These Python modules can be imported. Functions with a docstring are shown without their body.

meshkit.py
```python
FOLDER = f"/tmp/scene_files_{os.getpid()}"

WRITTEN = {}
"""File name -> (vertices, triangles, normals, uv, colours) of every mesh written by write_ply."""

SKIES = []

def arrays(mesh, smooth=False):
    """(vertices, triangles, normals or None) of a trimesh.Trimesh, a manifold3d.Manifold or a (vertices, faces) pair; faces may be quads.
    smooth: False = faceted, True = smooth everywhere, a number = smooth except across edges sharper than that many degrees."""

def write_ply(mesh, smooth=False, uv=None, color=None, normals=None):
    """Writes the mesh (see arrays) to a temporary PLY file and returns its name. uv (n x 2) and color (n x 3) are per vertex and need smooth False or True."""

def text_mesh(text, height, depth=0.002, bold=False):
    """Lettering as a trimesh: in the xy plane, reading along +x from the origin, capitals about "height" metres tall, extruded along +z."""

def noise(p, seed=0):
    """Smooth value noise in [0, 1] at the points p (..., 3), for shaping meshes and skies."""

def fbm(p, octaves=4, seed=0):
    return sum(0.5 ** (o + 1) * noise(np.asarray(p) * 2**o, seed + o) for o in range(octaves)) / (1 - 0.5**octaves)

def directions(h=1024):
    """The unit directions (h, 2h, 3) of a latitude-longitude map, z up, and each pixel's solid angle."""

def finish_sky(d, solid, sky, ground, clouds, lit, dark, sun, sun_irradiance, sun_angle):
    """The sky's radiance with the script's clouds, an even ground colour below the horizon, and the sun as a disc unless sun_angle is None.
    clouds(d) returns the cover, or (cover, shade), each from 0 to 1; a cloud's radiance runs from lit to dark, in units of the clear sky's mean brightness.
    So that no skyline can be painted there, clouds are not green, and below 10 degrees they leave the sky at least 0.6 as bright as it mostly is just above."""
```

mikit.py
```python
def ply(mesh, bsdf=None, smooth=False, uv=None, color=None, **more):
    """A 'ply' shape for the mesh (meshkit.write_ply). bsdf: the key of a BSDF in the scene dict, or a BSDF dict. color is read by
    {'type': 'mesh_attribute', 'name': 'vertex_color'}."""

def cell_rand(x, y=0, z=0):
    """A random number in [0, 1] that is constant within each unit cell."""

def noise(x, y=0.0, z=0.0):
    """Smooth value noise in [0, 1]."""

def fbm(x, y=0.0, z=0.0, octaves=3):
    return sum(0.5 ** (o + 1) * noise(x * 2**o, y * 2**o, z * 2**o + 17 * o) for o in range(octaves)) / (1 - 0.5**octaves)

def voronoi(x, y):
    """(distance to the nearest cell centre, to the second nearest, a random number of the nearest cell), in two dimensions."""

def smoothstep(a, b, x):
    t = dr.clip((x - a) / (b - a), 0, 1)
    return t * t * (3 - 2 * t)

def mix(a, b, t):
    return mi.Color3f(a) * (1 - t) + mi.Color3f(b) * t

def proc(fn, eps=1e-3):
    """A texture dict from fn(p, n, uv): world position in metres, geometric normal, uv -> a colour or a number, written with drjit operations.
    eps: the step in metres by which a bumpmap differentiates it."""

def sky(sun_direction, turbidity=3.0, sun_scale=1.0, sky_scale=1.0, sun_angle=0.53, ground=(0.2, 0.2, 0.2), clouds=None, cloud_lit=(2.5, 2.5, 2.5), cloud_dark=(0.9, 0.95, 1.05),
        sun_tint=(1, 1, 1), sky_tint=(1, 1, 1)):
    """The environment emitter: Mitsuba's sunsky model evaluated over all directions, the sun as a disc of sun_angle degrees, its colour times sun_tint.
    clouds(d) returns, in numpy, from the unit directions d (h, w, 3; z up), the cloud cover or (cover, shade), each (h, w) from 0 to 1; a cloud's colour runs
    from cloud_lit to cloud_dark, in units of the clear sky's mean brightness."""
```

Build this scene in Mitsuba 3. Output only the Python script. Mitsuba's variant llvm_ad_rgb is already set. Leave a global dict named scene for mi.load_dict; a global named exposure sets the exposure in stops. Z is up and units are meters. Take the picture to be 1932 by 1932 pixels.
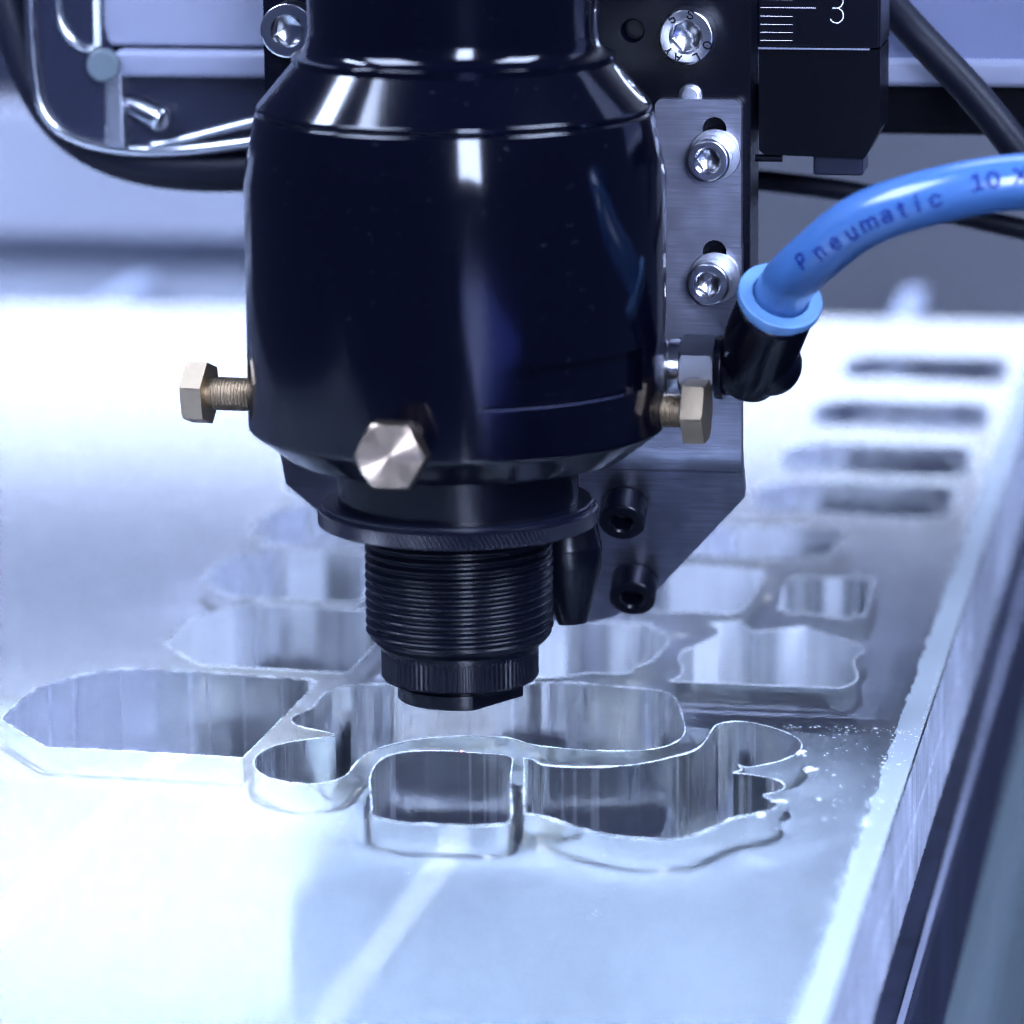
import math, numpy as np, trimesh, mitsuba as mi, mikit, meshkit, drjit as dr
import manifold3d as m3
from shapely.geometry import Polygon, Point, LineString, box as sbox
from shapely import affinity
from shapely.ops import unary_union
from mikit import noise, fbm, smoothstep, mix

T = mi.ScalarTransform4f
MM = 0.001                                   # everything below is written in millimetres
scene, labels = {}, {}
exposure = 0.0

# ---------------------------------------------------------------- camera, lamps, air
EYE = np.array([120.79, -668.36, 181.0])
YAW, PITCH, ROLL = np.radians([9.6, 12.1, 0.5])
FWD = np.array([-np.sin(YAW) * np.cos(PITCH), np.cos(YAW) * np.cos(PITCH), -np.sin(PITCH)])
RIGHT0 = np.array([np.cos(YAW), np.sin(YAW), 0.0])
UP0 = np.cross(RIGHT0, FWD)
UP = UP0 * np.cos(ROLL) + RIGHT0 * np.sin(ROLL)
scene['camera'] = {'type': 'thinlens', 'fov': 2 * math.degrees(math.atan(966 / 9190)), 'fov_axis': 'x',
                   'to_world': T().look_at(origin=(EYE * MM).tolist(), target=((EYE + FWD * 100) * MM).tolist(), up=UP.tolist()),
                   'aperture_radius': 0.0050, 'focus_distance': 0.706, 'near_clip': 0.02, 'far_clip': 30.0}
scene['ambient'] = {'type': 'constant', 'radiance': {'type': 'rgb', 'value': [0.032, 0.044, 0.108]}}

def mat(name, d):
    scene['m_' + name] = d
    return 'm_' + name

def principled(name, col, rough=0.4, metal=0.0, spec=0.5, coat=0.0, coat_gloss=0.9, bump=None, bump_scale=1.0, twosided=True, **kw):
    c = col if isinstance(col, dict) else {'type': 'rgb', 'value': list(col)}
    d = {'type': 'principled', 'base_color': c, 'roughness': rough, 'metallic': metal, 'specular': spec, 'clearcoat': coat, 'clearcoat_gloss': coat_gloss, **kw}
    if bump is not None:
        d = {'type': 'bumpmap', 'tex': bump, 'scale': bump_scale, 'nested': d}
    if twosided:
        d = {'type': 'twosided', 'nested': d}
    return mat(name, d)

def put(key, mesh, m, smooth=False, **more):
    v, f, n = meshkit.arrays(mesh)
    mesh = trimesh.Trimesh(np.asarray(v, float) * MM, f, process=False)
    if smooth is not False:
        mesh.merge_vertices(digits_vertex=8)
    k, i = key, 0
    while k in scene:
        i += 1
        k = '%s_%03d' % (key, i)
    scene[k] = mikit.ply(mesh, m, smooth=smooth, **more)
    return k

def name(key):
    """a free key for a thing or a part whose own parts follow"""
    k, i = key, 0
    while any(x == k or x.startswith(k + '__') for x in scene) or k in labels:
        i += 1
        k = '%s_%03d' % (key, i)
    return k

def tag(key, label=None, category=None, group=None, kind=None):
    labels[key] = {a: b for a, b in (('label', label), ('category', category), ('group', group), ('kind', kind)) if b}

# ---------------------------------------------------------------- shape helpers
def frame(axis, up=(0, 0, 1)):
    z = np.asarray(axis, float); z = z / np.linalg.norm(z)
    u = np.asarray(up, float)
    if abs(np.dot(u, z)) > 0.98:
        u = np.array([0, 1.0, 0])
    x = np.cross(u, z); x /= np.linalg.norm(x)
    return np.stack([x, np.cross(z, x), z], 1)

def place(mesh, at=(0, 0, 0), axis=None, up=(0, 0, 1), roll=0.0):
    mesh = mesh.copy()
    if roll:
        mesh.apply_transform(trimesh.transformations.rotation_matrix(math.radians(roll), [0, 0, 1]))
    M = np.eye(4)
    if axis is not None:
        M[:3, :3] = frame(axis, up)
    M[:3, 3] = at
    mesh.apply_transform(M)
    return mesh

def lathe(profile, n=160):
    """profile: (r, z) pairs; closed about the axis"""
    p = np.array(profile, float)
    a = np.arange(n) * 2 * np.pi / n
    v = np.concatenate([np.stack([r * np.cos(a), r * np.sin(a), np.full(n, z)], 1) for r, z in p])
    f = []
    for k in range(len(p) - 1):
        i = np.arange(n); j = (i + 1) % n
        f.append(np.stack([k * n + i, k * n + j, (k + 1) * n + j], 1))
        f.append(np.stack([k * n + i, (k + 1) * n + j, (k + 1) * n + i], 1))
    m = trimesh.Trimesh(v, np.vstack(f), process=False)
    m.merge_vertices(digits_vertex=6)
    m.update_faces(m.nondegenerate_faces())
    return m

def bevel(profile, w=0.25):
    """cuts the corners of a lathe profile"""
    p = [np.array(q, float) for q in profile]
    out = [p[0]]
    for a, b, c in zip(p, p[1:], p[2:]):
        d1, d2 = np.linalg.norm(a - b), np.linalg.norm(c - b)
        if d1 < 1e-6 or d2 < 1e-6:
            continue
        k = min(w, d1 * .4, d2 * .4)
        u, w_ = (a - b) / d1, (c - b) / d2
        if np.dot(u, w_) < -0.97:
            out.append(b); continue
        for t in (0, .25, .5, .75, 1):
            out.append((1 - t) ** 2 * (b + u * k) + 2 * t * (1 - t) * b + t * t * (b + w_ * k))
    out.append(p[-1])
    return out

def tube(points, radius, n=28, caps=True, samples=None, closed=False):
    p = np.array(points, float)
    if samples:
        from scipy.interpolate import CubicSpline
        s = np.r_[0, np.cumsum(np.linalg.norm(np.diff(p, axis=0), axis=1))]
        p = CubicSpline(s, p)(np.linspace(0, s[-1], samples))
    t = np.gradient(p, axis=0); t /= np.linalg.norm(t, axis=1, keepdims=True)
    u = np.cross(t[0], [0.3, 0.2, 0.93]); u /= np.linalg.norm(u)
    rings = []
    a = np.arange(n) * 2 * np.pi / n
    r = np.broadcast_to(radius, (len(p),))
    for i in range(len(p)):
        u = u - t[i] * np.dot(u, t[i]); u /= np.linalg.norm(u)
        w = np.cross(t[i], u)
        rings.append(p[i] + r[i] * (np.cos(a)[:, None] * u + np.sin(a)[:, None] * w))
    v = np.concatenate(rings); f = []
    i = np.arange(n); j = (i + 1) % n
    for k in range(len(p) - 1):
        f += [np.stack([k * n + i, k * n + j, (k + 1) * n + j], 1), np.stack([k * n + i, (k + 1) * n + j, (k + 1) * n + i], 1)]
    if caps:
        v = np.vstack([v, p[0], p[-1]]); b = len(p) * n
        f += [np.stack([j, i, np.full(n, b)], 1), np.stack([(len(p) - 1) * n + i, (len(p) - 1) * n + j, np.full(n, b + 1)], 1)]
    return trimesh.Trimesh(v, np.vstack(f), process=False)

def rbox(x0, x1, y0, y1, z0, z1, r=0.5, seg=3):
    """box with rounded edges"""
    s = m3.Manifold.sphere(r, 4 * seg)
    pts = [s.translate([x, y, z]) for x in (x0 + r, x1 - r) for y in (y0 + r, y1 - r) for z in (z0 + r, z1 - r)]
    m = m3.Manifold.batch_hull(pts).to_mesh()
    return trimesh.Trimesh(m.vert_properties[:, :3], m.tri_verts, process=False)

def plate(poly, thick, ch=0.0):
    """polygon (x, y) extruded 0..thick along z, top and bottom edges chamfered by ch"""
    if ch <= 0:
        return trimesh.creation.extrude_polygon(poly, thick, engine='earcut')
    inner = poly.buffer(-ch, join_style=2)
    parts = []
    def cs(p):
        ps = [np.array(q.exterior.coords)[:-1] for q in getattr(p, 'geoms', [p])]
        for q in getattr(p, 'geoms', [p]):
            ps += [np.array(h.coords)[:-1] for h in q.interiors]
        return m3.CrossSection(ps, m3.FillRule.EvenOdd)
    body = m3.Manifold.extrude(cs(poly), thick - 2 * ch).translate([0, 0, ch])
    for k in range(3):
        q = poly.buffer(-ch * (1 - math.cos(math.radians(30 * (k + 1)))), join_style=2)
        h = ch * math.sin(math.radians(30 * (k + 1)))
        body = body + m3.Manifold.extrude(cs(q), thick - 2 * ch + 2 * h).translate([0, 0, ch - h])
    m = body.to_mesh()
    return trimesh.Trimesh(m.vert_properties[:, :3], m.tri_verts, process=False)

def tm(m):
    m = m.to_mesh()
    return trimesh.Trimesh(m.vert_properties[:, :3], m.tri_verts, process=False)

def mf(mesh):
    mesh = mesh.copy(); mesh.merge_vertices(digits_vertex=6)
    return m3.Manifold(m3.Mesh(np.asarray(mesh.vertices, np.float32), np.asarray(mesh.faces, np.uint32)))

def hexagon(af, rot=0.0):
    a = np.radians(np.arange(6) * 60 + rot)
    return Polygon(np.stack([np.cos(a), np.sin(a)], 1) * af / math.sqrt(3))

def upright(mesh):
    """a plate drawn in (x, z) and thick along y: its sketch plane turned upright, thickness towards the viewer (-y)"""
    mesh = mesh.copy()
    mesh.apply_transform(np.array([[1, 0, 0, 0], [0, 0, -1, 0], [0, 1, 0, 0], [0, 0, 0, 1.0]]))
    return mesh

def strip_lamp(key, at, target, w, h, radiance, label):
    at, target = np.array(at, float), np.array(target, float)
    k = name(key)
    d = (target - at) / np.linalg.norm(target - at)
    R = frame(d)
    hs = trimesh.creation.box([w + 30, h + 30, 40])
    put(k + '__housing', place(hs, at - d * 22, d), 'm_lamp_case')
    q = trimesh.Trimesh([[-w / 2, -h / 2, 0], [w / 2, -h / 2, 0], [w / 2, h / 2, 0], [-w / 2, h / 2, 0]], [[0, 1, 2], [0, 2, 3]], process=False)
    put(k + '__diffuser', place(q, at, d), 'm_lamp_case', emitter={'type': 'area', 'radiance': {'type': 'rgb', 'value': list(radiance)}})
    tag(k, label, 'lamp')

principled('lamp_case', (.6, .6, .62), .5)
F2 = np.array([.178, -.984]); R2 = np.array([.984, .178])          # towards the camera, and to its right, on the ground
def around(az, el, dist, centre=(0, 0, 70)):
    """a place at azimuth az (degrees right of the camera's side), elevation el, dist mm from the laser head"""
    h = F2 * math.cos(math.radians(az)) + R2 * math.sin(math.radians(az))
    return np.array(centre) + dist * np.array([*(h * math.cos(math.radians(el))), math.sin(math.radians(el))])
LAMPS = [
    ('strip_lamp', around(8.5, 17.5, 1500), 300, 720, (23, 27.5, 41), 'upright lamp panel behind the camera, to its right'),
    ('strip_lamp', around(-108, 46, 1300), 150, 330, (32, 38, 56), 'lamp hanging high on the left behind the laser head'),
    ('strip_lamp', around(60, 42, 1300), 560, 560, (17.5, 21.2, 31), 'added square lamp high on the right, unseen, lighting the sheet'),  # added out of view to light the backing film
    ('strip_lamp', around(-62, 47, 1300), 640, 640, (14.5, 17.6, 26), 'added square lamp high on the left, unseen, lighting the sheet'),  # added out of view, same purpose from the left
    ('strip_lamp', around(172, 58, 1150), 520, 420, (5, 6, 9), 'added square lamp behind the gantry beam, brightening the rear of the sheet'),  # added to brighten the sheet where the beam shades it
]
for k_, at_, w_, h_, rad_, lab_ in LAMPS:
    strip_lamp(k_, at_, (0, 0, 40), w_, h_, rad_, lab_)

# ---------------------------------------------------------------- materials
def scratches(p, n, uv):
    x, y, z = p.x * 1000, p.y * 1000, p.z * 1000
    g = fbm(x * .3, z * 8.0, y * 3.0, octaves=2)
    return g
def brushed_tone(p, n, uv):
    x, z = p.x * 1000, p.z * 1000
    k = .72 + .45 * fbm(x * .22, z * 5.0, octaves=3) * fbm(x * .3 + 9, z * .3, octaves=2) * 2
    return mi.Color3f(.40, .41, .50) * k
principled('brushed_steel', mikit.proc(brushed_tone), .34, 1.0, bump=mikit.proc(scratches, eps=2e-5), bump_scale=1.5e-5)
principled('steel', (.72, .73, .77), .20, 1.0)
principled('steel_dull', (.55, .57, .64), .34, 1.0)
principled('brass', (.46, .36, .24), .44, 1.0)
def specks(p, n, uv):
    x, y, z = p.x * 1000, p.y * 1000, p.z * 1000
    g = noise(x * 2.1, y * 2.1, z * 2.1)
    s = smoothstep(.93, .97, g)
    return mi.Color3f(.0009, .0011, .0040) + mi.Color3f(.025, .03, .045) * s
def smear(p, n, uv):
    x, y, z = p.x * 1000, p.y * 1000, p.z * 1000
    return .075 + .05 * fbm(x * .25, y * .25, z * .12, octaves=3)
principled('black_gloss', mikit.proc(specks), mikit.proc(smear), 0.0, .5)
principled('black_satin', (.0016, .002, .0055), .24, 0.0, .32)
principled('black_knurl', (.004, .005, .013), .28, 0.0, .5)
principled('black_matt', (.0016, .002, .0045), .3, 0.0, .15)
principled('black_rubber', (.006, .007, .014), .42, 0.0, .16)
principled('white_print', (.85, .85, .9), .6)
principled('blue_hose', (.045, .122, .30), .2, 0.0, .55, coat=.4)
principled('blue_collet', (.115, .25, .47), .38, 0.0, .5)
principled('blue_print', (.006, .015, .14), .75, 0.0, .1)
principled('lavender_paint', (.21, .225, .30), .45, 0.0, .4)
principled('pale_paint', (.33, .35, .42), .5)
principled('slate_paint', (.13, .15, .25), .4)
principled('ledge_paint', (.42, .45, .52), .5)
principled('worn_edge', (.07, .08, .16), .4)  # colour of the highlight painted on the slot ledge
principled('blue_paint', (.05, .08, .42), .5)
principled('dark_paint', (.085, .088, .105), .5, 0.0, .4)
principled('navy_plate', (.010, .012, .028), .3, 0.0, .5, coat=.3)
principled('rail_green', (.10, .13, .15), .45)
scene['m_acrylic'] = {'type': 'roughdielectric', 'distribution': 'ggx', 'alpha': 0.012, 'int_ior': 1.49, 'ext_ior': 1.0}
def saw_marks(p, n, uv):
    y, z = p.y * 1000, p.z * 1000
    k = .62 + .5 * noise(y * 2.4 + z * .12) * noise(y * .31 + 5, z * .12) * 2 + .12 * noise(y * .8, z * .5)
    return mi.Color3f(.34, .37, .45) * k
principled('sawn_face', mikit.proc(saw_marks), .45)
scene['m_margin'] = {'type': 'principledthin', 'base_color': {'type': 'rgb', 'value': [.40, .45, .48]}, 'roughness': .6, 'diff_trans': .6, 'spec_trans': 0.0}
scene['m_painted_stripe'] = {'type': 'principledthin', 'base_color': {'type': 'rgb', 'value': [.82, .87, .90]}, 'roughness': .6, 'diff_trans': .1, 'spec_trans': 0.0}  # pale colour of the painted reflection stripes
principled('frosted_edge', (.82, .86, .88), .5)
def film_tone(r, g, b):
    def fn(p, n, uv):
        x, y = p.x * 1000, p.y * 1000
        k = .84 + .22 * fbm(x * .035, y * .02, octaves=4) + .07 * fbm(x * .5, y * .11 + 7, octaves=3)
        return mi.Color3f(r, g, b) * k
    return mikit.proc(fn)
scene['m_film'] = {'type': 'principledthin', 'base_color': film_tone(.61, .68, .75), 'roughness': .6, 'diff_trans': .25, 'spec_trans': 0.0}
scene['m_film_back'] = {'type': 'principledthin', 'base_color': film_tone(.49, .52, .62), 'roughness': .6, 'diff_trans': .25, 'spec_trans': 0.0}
def haze(p, n, uv):
    x, y = p.x * 1000, p.y * 1000
    return .004 + .07 * smoothstep(.60, .75, fbm(x * .8, y * .8, octaves=3))
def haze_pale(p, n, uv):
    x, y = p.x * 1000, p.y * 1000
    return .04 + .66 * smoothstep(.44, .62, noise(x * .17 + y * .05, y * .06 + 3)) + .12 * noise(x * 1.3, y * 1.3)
scene['m_cut_face'] = {'type': 'blendbsdf', 'weight': mikit.proc(haze), 'a': {'type': 'roughdielectric', 'distribution': 'ggx', 'alpha': 0.02, 'int_ior': 1.49, 'ext_ior': 1.0},
                       'b': {'type': 'principledthin', 'base_color': {'type': 'rgb', 'value': [.84, .88, .93]}, 'roughness': .5, 'diff_trans': .8, 'spec_trans': 0.0}}
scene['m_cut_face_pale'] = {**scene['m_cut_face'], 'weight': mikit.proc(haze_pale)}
def bed_col(p, n, uv):
    x, y = p.x * 1000, p.y * 1000
    return mi.Color3f(.015, .018, .036) * (.7 + .6 * fbm(x * .15, y * .15, octaves=3))
principled('bed', mikit.proc(bed_col), .5)
principled('slat', (.42, .47, .58), .45)

# ---------------------------------------------------------------- the setting: machine bed, rails, rear panel
k = put('machine_bed', rbox(-420, 65, -300, 640, -60, -38, 1.0), 'm_bed')
tag(k, 'dark machine bed under the clear sheet', None, None, 'structure')
k = put('floor', trimesh.creation.box([3000, 3000, 10], trimesh.transformations.translation_matrix([0, 300, -305])), 'm_black_matt')
tag(k, 'black floor of the machine far below the bed', None, None, 'structure')
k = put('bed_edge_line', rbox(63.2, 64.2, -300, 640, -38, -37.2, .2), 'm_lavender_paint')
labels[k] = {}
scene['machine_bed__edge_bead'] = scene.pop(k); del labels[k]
rail_p = Polygon([(54, -120), (54, -84), (56, -80), (60, -78), (64, -79), (66.5, -83), (67, -90), (67, -120)])
rail = trimesh.creation.extrude_polygon(rail_p, 1300, engine='earcut')
rail.apply_transform(np.array([[1, 0, 0, 0], [0, 0, -1, 900], [0, 1, 0, 0], [0, 0, 0, 1.0]]))
k = put('side_rail', rail, 'm_rail_green', smooth=40)
tag(k, 'blurred grey green rail running along the right side below the bed', 'rail')

for i, x in enumerate((-225, -175, -110, 21)):
    blade = rbox(x - 2.6, x + 2.6, -290, 525, -38, -18.85, .3)
    k = put('support_slat', blade, 'm_slat')
    side = ('far left', 'second from left', 'third from left', 'rightmost')[i]
    tag(k, f'pale support slat under the clear sheet, {side} of four', 'slat', 'support slats under the sheet')

# rear panel behind the sheet on the left, and the darker wall behind it
k = put('rear_panel', rbox(-520, -60, 520, 530, -9, 24, 1), 'm_pale_paint')
tag(k, 'pale lavender rear panel far behind the sheet on the left', None, None, 'structure')
k = put('rear_wall', rbox(-560, 300, 540, 552, -60, 24, 1), 'm_dark_paint')
tag(k, 'dark grey rear wall far behind the sheet', None, None, 'structure')
k = put('rear_strip', rbox(-520, -60, 532, 539, -60, -8, 1), 'm_ledge_paint')  # left strip before the rear wall, set lighter than the wall
tag(k, 'lighter grey strip under the pale rear panel far on the left', None, None, 'structure')
k = put('added_board', rbox(190, 430, -900, -420, -38, -30, 1), 'm_blue_paint')  # unseen board, added for the blue band mirrored on the housing
tag(k, 'added blue board out of view, put in for its reflection on the laser head', 'board')
# lamps of the hall far behind the machine: they are what the glossy sheet mirrors
strip_lamp('hall_lamp', (-430, 2500, 408), (-200, 100, 0), 1150, 130, (2.7, 3.2, 4.3), 'long low lamp of the hall far behind the machine')
strip_lamp('hall_lamp', (-860, 2500, 785), (-300, 0, 0), 600, 230, (2.5, 3.0, 3.9), 'higher lamp of the hall far behind the machine on the left')

# ---------------------------------------------------------------- the clear sheet with its cut-outs
H1 = [[-6.6, -33.8], [-8.9, -22.9], [-10.2, -15.5], [-10.9, -10.1], [-10.8, -5.4], [-9.7, -2.4], [-7.9, -0.5], [-5.0, 0.5], [-0.8, 0.4], [2.0, 0.2], [4.6, -0.1], [7.5, -1.2], [8.1, -4.0], [8.55, -7.0], [9.8, -15.0], [11.05, -22.5], [12.2, -29.5], [13.0, -34.4], [12.9, -36.0], [11.5, -37.0], [6.7, -37.9], [1.7, -38.0], [-2.3, -37.3], [-5.0, -36.0]]
H2 = [[9.4, -1.9], [11.0, -2.7], [11.8, -3.5], [12.7, -5.4], [14.0, -5.6], [17.3, -5.7], [21.4, -5.0], [24.6, -3.9], [27.7, -1.7], [30.5, 1.9], [32.3, 3.8], [33.5, 7.5], [34.0, 11.1], [34.2, 15.1], [34.3, 19.2], [34.7, 21.1], [35.9, 22.5], [37.2, 23.0], [39.0, 22.8], [41.4, 21.5], [44.0, 18.7], [46.0, 16.3], [47.5, 13.3], [48.2, 10.8], [48.3, 8.2], [47.7, 5.0], [46.5, 2.2], [44.5, -0.2], [42.5, -2.1], [41.5, -2.7], [40.3, -1.4], [41.3, -3.9], [40.2, -5.7], [42.5, -6.6], [44.8, -7.4], [46.9, -8.7], [47.9, -10.7], [48.2, -12.3], [47.9, -14.0], [46.8, -15.8], [45.7, -16.8], [46.6, -18.7], [47.8, -19.3], [48.2, -21.3], [48.1, -23.3], [47.4, -25.0], [46.1, -26.8], [44.4, -27.8], [41.4, -33.3], [39.4, -37.4], [37.3, -40.2], [33.7, -41.3], [28.7, -40.5], [23.2, -37.2], [18.9, -33.6], [16.6, -31.7], [14.4, -31.1], [13.65, -27.0], [12.6, -20.5], [11.4, -13.0], [10.2, -6.5]]
H3 = [[-19.9, 7.0], [-21.8, 5.7], [-23.4, 4.2], [-24.9, 3.4], [-26.3, 2.2], [-27.6, 0.0], [-28.5, -3.4], [-28.8, -7.0], [-28.4, -10.1], [-27.1, -13.5], [-25.3, -16.3], [-23.0, -18.3], [-20.7, -19.6], [-18.0, -19.7], [-16.1, -18.7], [-14.8, -17.0], [-14.1, -14.4], [-13.9, -10.5], [-13.7, -5.4], [-12.8, -0.4], [-11.1, 2.8], [-9.0, 5.3], [-6.3, 7.4], [-3.3, 8.7], [0.1, 9.4], [3.0, 9.5], [5.2, 9.3], [6.9, 8.3], [8.3, 6.5], [10.0, 5.4], [13.2, 4.5], [16.7, 4.0], [21.0, 3.7], [24.3, 4.1], [27.5, 5.8], [29.6, 9.0], [30.4, 13.5], [30.2, 17.5], [29.3, 22.9], [27.9, 29.6], [26.4, 35.1], [24.9, 38.8], [22.9, 40.0], [16.3, 41.5], [9.8, 43.0], [-11.8, 37.2], [-19.9, 38.1], [-24.6, 35.5], [-26.3, 32.8], [-26.6, 28.4], [-26.5, 23.2], [-27.1, 20.1], [-28.3, 18.2], [-28.5, 16.1], [-27.9, 14.0], [-26.5, 11.7], [-24.2, 10.3], [-22.0, 9.0], [-20.2, 7.8]]
L0 = [[-30.6, -7.1], [-36.5, -6.5], [-43.8, -5.9], [-52.7, -5.2], [-60.3, -4.9], [-65.6, 2.0], [-71.1, 9.9], [-71.2, 19.2], [-70.7, 28.9], [-66.5, 37.2], [-61.0, 42.2], [-55.5, 42.4], [-47.1, 41.9], [-39.8, 40.7], [-30.8, 39.7], [-28.9, 38.2]]

THICK = 18.5

def rounded(pts, corner=62, soft=.035, step=0.45, rough=0.012, seed=1):
    """a traced contour as a smooth closed line that keeps its sharp corners, finely ribbed as a laser leaves it"""
    p = np.array(pts, float)
    n = len(p)
    a = p - np.roll(p, 1, 0); b = np.roll(p, -1, 0) - p
    ang = np.degrees(np.abs(np.arctan2(a[:, 0] * b[:, 1] - a[:, 1] * b[:, 0], (a * b).sum(1))))
    sharp = [i for i in range(n) if ang[i] > corner] or [0]
    out = []
    from scipy.interpolate import CubicSpline, splprep, splev
    for s, e in zip(sharp, sharp[1:] + [sharp[0] + n]):
        q = p[np.arange(s, e + 1) % n]
        L = np.r_[0, np.cumsum(np.linalg.norm(np.diff(q, axis=0), axis=1))]
        m = max(2, int(L[-1] / step))
        if len(q) > 3:
            tck, u = splprep(q.T, u=L, s=len(q) * soft, k=3)
            z = np.stack(splev(np.linspace(0, L[-1], m + 1), tck), 1)
            z[0], z[-1] = q[0], q[-1]
        else:
            z = np.stack([np.interp(np.linspace(0, L[-1], m + 1), L, q[:, i]) for i in (0, 1)], 1)
        out.append(z[:-1])
    z = np.vstack(out)
    t = np.roll(z, -1, 0) - np.roll(z, 1, 0); t /= np.linalg.norm(t, axis=1, keepdims=True) + 1e-9
    rg = np.random.default_rng(seed)
    d = rg.normal(0, 1, len(z)) * rough * (.35 + 1.3 * meshkit.noise(np.c_[z * .23, z[:, :1] * 0]))
    z = z + np.stack([-t[:, 1], t[:, 0]], 1) * d[:, None]
    return z

def moved(pts, sx, sy, x0, y0, X, Y):
    return [[X + (x - x0) * sx, Y + (y - y0) * sy] for x, y in pts]

def lobed(x0, x1, y0, y1, seed, n=26, amp=.12):
    rg = np.random.default_rng(seed)
    cx, cy, rx, ry = (x0 + x1) / 2, (y0 + y1) / 2, (x1 - x0) / 2, (y1 - y0) / 2
    t = np.arange(n) * 2 * np.pi / n
    e = .38
    k = 1 - amp * rg.random(n)
    return [[cx + rx * kk * np.sign(np.cos(a)) * abs(np.cos(a)) ** e, cy + ry * kk * np.sign(np.sin(a)) * abs(np.sin(a)) ** e] for a, kk in zip(t, k)]

outlines = [H1, H2, H3, L0,
            moved(L0, .80, .88, -30.6, -7.1, -25.5, 44.2), moved(L0, .72, .76, -30.6, -7.1, -33.4, 91.0), moved(L0, .55, .74, -30.6, -7.1, -40.4, 130.0),
            moved(L0, .50, .7, -30.6, -7.1, -44, 168.0), moved(L0, .45, .7, -30.6, -7.1, -47, 206.0),
            lobed(-22, 20.5, 47, 84, 3), [[24, 45.6], [37, 45.3], [50.3, 44.9], [51.6, 57], [50.4, 64], [51.8, 70], [47, 77], [41, 84], [33, 79], [30, 86], [25.5, 84], [26.5, 72], [23.2, 63], [25, 55]],
            lobed(-29, 5, 89, 126, 5), lobed(9, 31, 90, 127, 6, amp=.16), lobed(34, 50, 90, 122, 7, amp=.2),
            lobed(-34, -2, 131, 168, 8), lobed(2, 42, 132, 160, 9, amp=.15)] + \
           [[[24 + i, y], [40 + i, y - .2], [55.0 + .4 * i, y - .5], [56.6 + .3 * i, y + 1.5], [56.4 + .3 * i, y + 14], [56.0 + .3 * i, y + 24], [54 + .3 * i, y + 26], [40 + i, y + 26.3], [26 + i, y + 26.3], [23 + i, y + 23], [22.5 + i, y + 4]] for i, y in enumerate((170, 206, 250, 300))]
holes = []
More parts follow.
